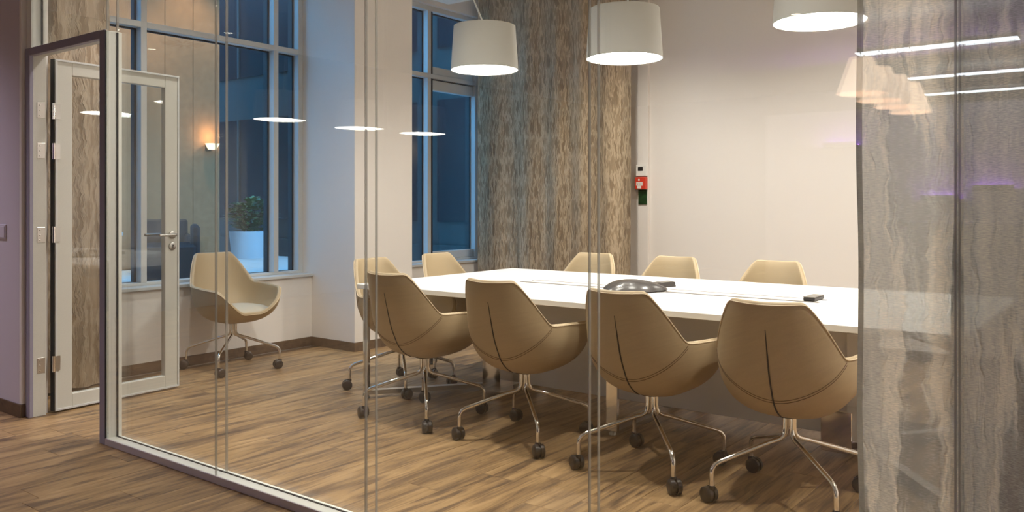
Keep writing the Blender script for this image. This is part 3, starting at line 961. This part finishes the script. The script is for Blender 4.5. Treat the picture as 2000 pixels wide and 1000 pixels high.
# handset-like console beside it
kp = thing('phone_console', 'small dark console lying behind the conference phone', 'phone', (-2.445, 4.70, TZ + 0.0025), 0.9)
mb = MB()
for q in ((-0.11, 0.055, 0.0, 0.010), (-0.11, -0.055, 0.0, 0.010)): pass
mb.v += [(-0.11, -0.05, 0.001), (0.11, -0.05, 0.001), (0.11, 0.05, 0.001), (-0.11, 0.05, 0.001), (-0.105, -0.045, 0.016), (0.105, -0.045, 0.030), (0.105, 0.045, 0.030), (-0.105, 0.045, 0.016)]
mb.f += [(3, 2, 1, 0), (4, 5, 6, 7)] + [(i, (i + 1) % 4, 4 + (i + 1) % 4, 4 + i) for i in range(4)]
mb.build('body', M['phone'], kp)
mb = MB(); mb.v += [(0.02, -0.035, 0.0250), (0.095, -0.035, 0.0300), (0.095, 0.035, 0.0300), (0.02, 0.035, 0.0250), (0.02, -0.035, 0.0262), (0.095, -0.035, 0.0312), (0.095, 0.035, 0.0312), (0.02, 0.035, 0.0262)]
mb.f += [(3, 2, 1, 0), (4, 5, 6, 7)] + [(i, (i + 1) % 4, 4 + (i + 1) % 4, 4 + i) for i in range(4)]
mb.build('display', M['channel'], kp)
# small connection box at the end of the cable flap
rm = thing('connection_box', 'flat black connection box with grey lid at the end of the cable slot', 'device', (-1.425, 4.53, TZ), 0.0)
bx('base', M['black'], (-0.030, 0.030, -0.065, 0.100, 0.003, 0.022), rm, 0.003)
bx('lid', M['channel'], (-0.031, 0.031, -0.066, 0.101, 0.022, 0.027), rm, 0.002)

# ------------------------------------------------------------------ pendant lamps
def pendant(x, y, zb, top, label, group=None, d0=0.235, d1=0.215, h=0.305):
    t = thing('pendant_lamp', label, 'lamp', (x, y, CEIL), 0, group)
    zb -= CEIL
    mb = MB()
    prof = [(d0, zb), (d1, zb + h), (d1 - 0.004, zb + h), (d0 - 0.004, zb)]
    mb.lathe(prof + [prof[0]], 56, cap=False)
    mb.lathe([(d1 - 0.002, zb + h - 0.004), (d1 - 0.002, zb + h)], 56)
    mb.build('lamp_shade', M['shade'], t, True)
    mb = MB(); mb.lathe([(d0 - 0.005, zb + 0.006), (d0 - 0.005, zb + 0.010)], 56)
    mb.build('diffuser', M['disc'], t)
    mb = MB(); mb.tube([(0, 0, zb + h), (top[0], top[1], -0.02)], 0.006, 8)
    mb.build('suspension_rod', M['offwhite'], t, True)
    mb = MB(); mb.lathe([(0.05, -0.022), (0.05, 0.0)], 24, (top[0], top[1], 0)); mb.build('ceiling_rose', M['offwhite'], t, True)
    return t
pendant(-3.67, 4.50, 2.19, (-0.32, -0.10), 'white drum pendant lamp hanging before the brown curtain', 'drum pendants over the table')
pendant(-2.56, 4.50, 2.152, (0.35, 0.05), 'white drum pendant lamp over the middle of the table', 'drum pendants over the table')
pendant(-1.355, 4.42, 2.205, (0.30, 0.05), 'white drum pendant lamp nearest the sheer curtain', 'drum pendants over the table')

def spot(x, y, label, k=1.0):
    t = thing('ceiling_spot', label, 'lamp', (x, y, CEIL), 0, 'recessed ceiling spots')
    mb = MB(); mb.lathe([(0.075, 0.0), (0.075, -0.006), (0.055, -0.008), (0.050, -0.003)], 28, cap=False); mb.build('spot_ring', M['chrome'], t, True)
    mb = MB(); mb.lathe([(0.050, -0.004), (0.050, -0.002)], 24); mb.build('spot_lens', M['bulb'], t)
    ld = bpy.data.lights.new('spot_light', 'SPOT')
    ld.energy = SPOT_POWER * k; ld.color = WARM; ld.spot_size = math.radians(140); ld.spot_blend = 0.9; ld.shadow_soft_size = 0.06
    lo = link('spot_light', ld, t); lo.location = (0, 0, -0.02)
SP = [(-3.55, 5.85), (-1.84, 5.85), (-0.1, 5.85), (-5.0, 3.1), (-3.3, 3.05), (-1.6, 3.05), (0.6, 3.3), (0.9, 5.0)]
SPK = [1.0, 1.0, 1.0, 0.48, 0.78, 0.72, 1.0, 1.0]
SPL = ['recessed ceiling spot over the far chairs left of the round air diffuser', 'recessed ceiling spot over the far chairs right of the round air diffuser', 'recessed ceiling spot at the far right of the back row',
       'recessed ceiling spot above the lone chair by the window', 'recessed ceiling spot above the near left chairs', 'recessed ceiling spot above the near right chairs', 'recessed ceiling spot behind the dense linen curtain', 'recessed ceiling spot by the right wall']
for (x, y), l, k in zip(SP, SPL, SPK):
    spot(x, y, l, k)

# ------------------------------------------------------------------ wall devices by the far curtain
WY = YB - 0.030
X0 = -3.935
t = thing('card_reader', 'white wall unit with a small dark display above the red call point', 'device', (X0, WY, 1.585))
bx('housing', M['offwhite'], (-0.058, 0.058, -0.026, 0, -0.055, 0.055), t, 0.004)
bx('display', M['black'], (-0.034, 0.020, -0.028, -0.026, -0.004, 0.036), t, 0.0008)
t = thing('fire_call_point', 'red fire alarm call point on the wall beside the brown curtain', 'alarm', (X0, WY, 1.460))
bx('housing', M['red'], (-0.060, 0.060, -0.045, 0, -0.060, 0.060), t, 0.005)
pl = bx('label_plate', M['offwhite'], (-0.042, 0.028, -0.0468, -0.045, -0.024, 0.012), t, 0.0006)
for k in range(3):
    bx('mark', M['black'], (-0.030 + k * 0.017, -0.020 + k * 0.017, -0.0474, -0.0468, -0.010, -0.002), pl)
bx('label_foot', M['offwhite'], (-0.030, 0.012, -0.0468, -0.045, -0.052, -0.026), t, 0.0006)
mb = MB(); mb.lathe([(0.010, -0.0470), (0.010, -0.045)], 12, (-0.012, 0, 0.034), 'y'); mb.build('glass_disc', M['offwhite'], t)
t = thing('notice_plate', 'dark green notice plate under the red call point', 'sign', (X0 + 0.008, WY, 1.325))
bx('plate', M['green'], (-0.047, 0.047, -0.012, 0, -0.072, 0.072), t, 0.004)

# ------------------------------------------------------------------ terrace outside
TZ0 = 0.20
ter = sbx('terrace_floor', M['terrace'], (-40, -6.26, 2.0, 10.7, -0.1, TZ0 - 0.006))
TL = 0.6
tm = MB(); tm.box(0, TL - 0.008, 0, TL - 0.008, -0.006, 0.0)
tmesh = tm.mesh('paving_tile', M['terrace'])
nt_ = 0
tc = []
for i in range(26):
    for j in range(15):
        x, y = -6.9 - i * TL, 2.4 + j * TL
        q = proj(x, y, TZ0)
        if q and 190 < q[0] < 960 and y < 10.0 and x > -22: tc.append((q[2], x, y))
tc.sort()
for d, x, y in tc[:200]:
    o = link('paving_tile', tmesh, ter); o.location = (x, y, TZ0)
# facade of the wing across the terrace, with rows of windows
wing = tag(bx('wing_facade', M['facade'], (-40, -6.6, 10.7, 11.2, -0.1, 9.5), None), 'dark facade of the opposite wing beyond the terrace', 'building')
bx('plinth', M['facade'], (-40, -6.6, 10.62, 10.7, TZ0, 0.55), wing)
for r in range(3):
    for k in range(12):
        x = -8.0 - k * 2.2; z = 0.95 + r * 3.0
        w = bx('facade_window', M['facade_glass'], (x - 1.75, x, 10.66, 10.70, z, z + 2.1), wing)
        bx('facade_mullion', M['facade'], (x - 0.92, x - 0.86, 10.63, 10.66, z, z + 2.1), w)
far = tag(bx('far_facade', M['facade'], (-33, -32, -14, 10.6, -0.1, 12), None), 'dark building closing the terrace on the left', 'building')
for r in range(3):
    for k in range(9):
        y = -12.5 + k * 2.5; z = 0.9 + r * 3.2
        bx('facade_window', M['facade_glass'], (-32.0, -31.95, y, y + 1.9, z, z + 2.2), far)

# timber-clad pavilion on the terrace with a wall light and added soffit spots
pav = thing('timber_pavilion', 'brown timber-clad pavilion with a glowing wall light across the terrace', 'building', (-13.0, 2.4, TZ0))
bx('core_wall', M['skirting'], (-3.0, -0.03, 0.0, 6.15, 0.0, 5.6), pav)
bx('sky_shade_roof', M['facade'], (-3.2, 3.6, -0.2, 6.35, 5.6, 5.85), pav)  # unseen overhang, extended to keep blue sky light off the boards
for r in range(1):
    for k in range(12):
        bx('cladding_panel', M['cladding'], (-0.03, 0.0 + 0.004 * ((k * 7 + r * 3) % 3), k * 0.5125 + 0.004, (k + 1) * 0.5125 - 0.004, 0.004, 5.596), pav)
for k in range(4):  # unseen warm spots added to brighten the brown boards
    ld = bpy.data.lights.new('added_soffit_light', 'SPOT'); ld.energy = 620; ld.color = (1.0, 0.68, 0.44); ld.spot_size = math.radians(76); ld.spot_blend = 0.8; ld.shadow_soft_size = 0.08
    lo = link('added_soffit_light', ld, pav); lo.location = (1.3, 0.7 + k * 1.6, 5.55); lo.rotation_euler = (0, math.radians(26), 0)
    mb = MB(); mb.lathe([(0.09, 5.58), (0.09, 5.60)], 16, (1.3, 0.7 + k * 1.6, 0)); mb.build('added_soffit_lens', M['bulb'], pav)
scn = bx('wall_light', M['black'], (0.0, 0.03, 5.87, 5.97, 1.98, 2.10), pav, 0.003)
mb = MB(); mb.lathe([(0.07, 2.0), (0.12, 2.10)], 20, (0.14, 5.92, 0)); mb.build('glow_shade', M['sconce'], scn, True)
ld = bpy.data.lights.new('sconce_light', 'POINT'); ld.energy = 14; ld.color = (1.0, 0.6, 0.32); ld.shadow_soft_size = 0.05
lo = link('sconce_light', ld, pav); lo.location = (0.22, 5.92, 2.24)

def planter(x, y, w, h, label, leaves=420, rr=0.42):
    t = thing('planter', label, 'planter', (x, y, TZ0))
    mb = MB()
    mb.lathe([(w * 0.44, 0.0), (w / 2, h), (w * 0.47, h), (w * 0.455, h - 0.05)], 28)
    mb.build('tub', M['planter'], t, True)
    mb = MB()
    for k in range(9):
        a = 2 * PI * k / 9
        mb.tube([(0.05 * math.cos(a), 0.05 * math.sin(a), h - 0.06), (0.38 * rr * math.cos(a), 0.38 * rr * math.sin(a), h + 0.55 * rr), (0.7 * rr * math.cos(a + 0.2), 0.7 * rr * math.sin(a + 0.2), h + 1.0 * rr)], 0.010, 5)
    mb.build('branches', M['stem'], t)
    rnd = random.Random(int(x * 100))
    mb = MB()
    for _ in range(leaves):
        while True:
            p = Vector((rnd.uniform(-1, 1), rnd.uniform(-1, 1), rnd.uniform(-1, 1)))
            if 0.45 < p.length < 1: break
        c = Vector((p.x * rr, p.y * rr, h + 0.66 * rr + p.z * rr * 0.80))
        d = (Vector((p.x, p.y, 0.15 + 0.2 * rnd.random()))).normalized()
        sd = d.cross(Vector((0, 0, 1))).normalized(); up = sd.cross(d)
        L_, W_ = rnd.uniform(0.13, 0.19) * rr / 0.42, rnd.uniform(0.05, 0.075) * rr / 0.42
        b = len(mb.v)
        mb.v += [c, c + d * L_ * 0.45 + sd * W_ + up * 0.012, c + d * L_ - up * 0.03, c + d * L_ * 0.45 - sd * W_ + up * 0.012, c + d * L_ * 0.5]
        mb.f += [(b, b + 1, b + 4), (b + 1, b + 2, b + 4), (b + 2, b + 3, b + 4), (b + 3, b, b + 4)]
    tag(mb.build('foliage', M['leaf'], t, True), kind='stuff')
    return t
planter(-14.05, 9.95, 0.84, 0.53, 'pale round planter with a leafy shrub outside the window')
planter(-11.2, 4.9, 0.40, 0.16, 'low planter with small leaves outside behind the door glass', 160, 0.20)

def outdoor_table(x, y, label):
    t = thing('outdoor_table', label, 'table', (x, y, TZ0))
    bx('tabletop', M['tabletop'], (-0.45, 0.45, -0.45, 0.45, 0.70, 0.74), t, 0.005)
    for sx in (-1, 1):
        for sy in (-1, 1):
            bx('leg', M['tabletop'], (sx * 0.40 - 0.025, sx * 0.40 + 0.025, sy * 0.40 - 0.025, sy * 0.40 + 0.025, 0, 0.70), t)
    return t
def outdoor_chair(x, y, rz, label):
    t = thing('outdoor_armchair', label, 'chair', (x, y, TZ0), rz)
    bx('seat_base', M['wicker'], (-0.32, 0.32, -0.32, 0.32, 0.06, 0.36), t, 0.03)
    bx('backrest', M['wicker'], (-0.32, 0.32, -0.34, -0.24, 0.36, 0.82), t, 0.03)
    bx('armrest', M['wicker'], (-0.36, -0.27, -0.30, 0.32, 0.06, 0.60), t, 0.03)
    bx('armrest', M['wicker'], (0.27, 0.36, -0.30, 0.32, 0.06, 0.60), t, 0.03)
    bx('cushion', M['outcushion'], (-0.26, 0.26, -0.24, 0.31, 0.36, 0.46), t, 0.03)
    for sx in (-1, 1):
        for sy in (-1, 1):
            bx('foot', M['black'], (sx * 0.27 - 0.02, sx * 0.27 + 0.02, sy * 0.27 - 0.02, sy * 0.27 + 0.02, 0, 0.07), t)
    return t
outdoor_table(-9.6, 4.35, 'pale square outdoor table on the terrace seen through the left panes')
outdoor_chair(-11.9, 6.9, -2.1, 'dark woven outdoor armchair with pale blue cushion behind the lone chair')
outdoor_chair(-9.0, 5.25, 2.6, 'dark woven outdoor armchair beside the pale outdoor table')

# ------------------------------------------------------------------ the lobby behind the camera, known from its reflections, plus added fill spots
pendant(-7.5, -1.25, 2.17, (0.2, 0.1), 'white drum pendant in the lobby, leftmost reflection on the glass', 'lobby drum pendants')
pendant(-7.0, -1.95, 2.10, (0.2, 0.1), 'white drum pendant in the lobby, middle reflection on the glass', 'lobby drum pendants')
pendant(-6.6, -2.55, 2.06, (0.2, 0.1), 'white drum pendant in the lobby, right reflection on the glass', 'lobby drum pendants')
def tube_lamp(x, y, z, ln, label):
    t = thing('linear_lamp', label, 'lamp', (x, y, z), 0, 'linear lobby lamps')
    bx('housing', M['alu'], (0, ln, -0.06, 0.06, 0.012, 0.06), t, 0.004)
    bx('light_bar', M['tube'], (0.01, ln - 0.01, -0.050, -0.010, 0.0, 0.012), t)
    bx('light_bar', M['tube'], (0.01, ln - 0.01, 0.010, 0.050, 0.0, 0.012), t)
    bx('up_light', M['tube'], (0.02, ln - 0.02, -0.03, 0.03, 0.06, 0.064), t)
    for k in (0.2, 0.8):
        mb = MB(); mb.tube([(ln * k, 0, 0.06), (ln * k, 0, CEIL - z)], 0.003, 6); mb.build('wire', M['steel'], t)
tube_lamp(-2.55, -5.2, 2.90, 1.55, 'long white linear lamp, uppermost reflection on the right panes')
tube_lamp(-2.65, -7.5, 2.90, 3.6, 'long white linear lamp, middle reflection on the right panes')
tube_lamp(-2.80, -9.4, 2.90, 3.9, 'long white linear lamp, lowest reflection on the right panes')
CL = ['leftmost of the warm cone lampshades reflected on the sheer curtain', 'second warm cone lampshade reflected on the sheer curtain', 'third warm cone lampshade reflected on the sheer curtain', 'rightmost of the warm cone lampshades reflected on the sheer curtain']
for k in range(4):
    t = thing('cone_lamp', CL[k], 'lamp', (-1.96, -3.15 - k * 0.62, 2.21), 0, 'warm cone lampshades in the lobby')
    mb = MB(); mb.lathe([(0.20, 0.0), (0.095, 0.31), (0.09, 0.31), (0.195, 0.0), (0.20, 0.0)], 32, cap=False); mb.lathe([(0.092, 0.305), (0.092, 0.31)], 32); mb.build('lamp_shade', M['cone'], t, True)
    mb = MB(); mb.tube([(0, 0, 0.31), (0, 0, CEIL - 2.21)], 0.004, 6); mb.build('cable', M['black'], t)
for (x, z, l) in ((-1.58, 1.46, 'violet wall light on the lobby wall, right reflection'), (-2.20, 1.33, 'violet wall light on the lobby wall, middle reflection'), (-3.50, 2.10, 'violet wall light on the lobby wall, upper left reflection')):
    t = thing('violet_wall_light', l, 'lamp', (x, -8.0, z), 0, 'violet lobby wall lights')
    bx('ledge', M['black'], (-0.24, 0.24, 0.0, 0.10, -0.03, 0.0), t, 0.003)
    bx('front_lip', M['black'], (-0.24, 0.24, 0.10, 0.11, -0.03, 0.045), t, 0.003)
    bx('led_strip', M['violet'], (-0.22, 0.22, 0.01, 0.04, 0.0, 0.012), t)
M['screen'] = plain('pale_screen_paint', (0.45, 0.43, 0.45), 0.8)
sbx('wall_lobby_screen', M['screen'], (-4.6, -0.4, -8.2, -8.0, 0, 2.6))
t = thing('reception_counter', 'dark reception counter in the lobby reflected low on the right panes', 'counter', (-1.0, -5.6, 0))
bx('counter_top', M['counter'], (-1.1, 1.3, -0.35, 0.35, 1.02, 1.06), t, 0.004)
bx('front_panel', M['counter'], (-1.05, 1.25, 0.25, 0.30, 0.0, 1.02), t, 0.003)
bx('side_panel', M['counter'], (-1.05, -1.0, -0.30, 0.25, 0.0, 1.02), t)
bx('side_panel', M['counter'], (1.20, 1.25, -0.30, 0.25, 0.0, 1.02), t)
def lobby_fill_spot(x, y, label, power, col):
    t = thing('ceiling_spot', label, 'lamp', (x, y, CEIL), 0, 'added lobby fill spots')  # unseen spot added to brighten the lobby side
    mb = MB(); mb.lathe([(0.075, 0.0), (0.075, -0.006), (0.055, -0.008), (0.050, -0.003)], 28, cap=False); mb.build('spot_ring', M['chrome'], t, True)
    mb = MB(); mb.lathe([(0.050, -0.004), (0.050, -0.002)], 24); mb.build('spot_lens', M['bulb'], t)
    ld = bpy.data.lights.new('spot_light', 'SPOT'); ld.energy = power; ld.color = col; ld.spot_size = math.radians(120); ld.spot_blend = 0.9; ld.shadow_soft_size = 0.06
    lo = link('spot_light', ld, t); lo.location = (0, 0, -0.02)
lobby_fill_spot(-6.7, 1.0, 'added unseen fill spot lighting the mauve-tinted wall', 230, (0.88, 0.80, 1.0))
lobby_fill_spot(-3.0, -4.6, 'added unseen fill spot behind the camera left of the cone lampshades', 15, (0.95, 0.88, 0.95))
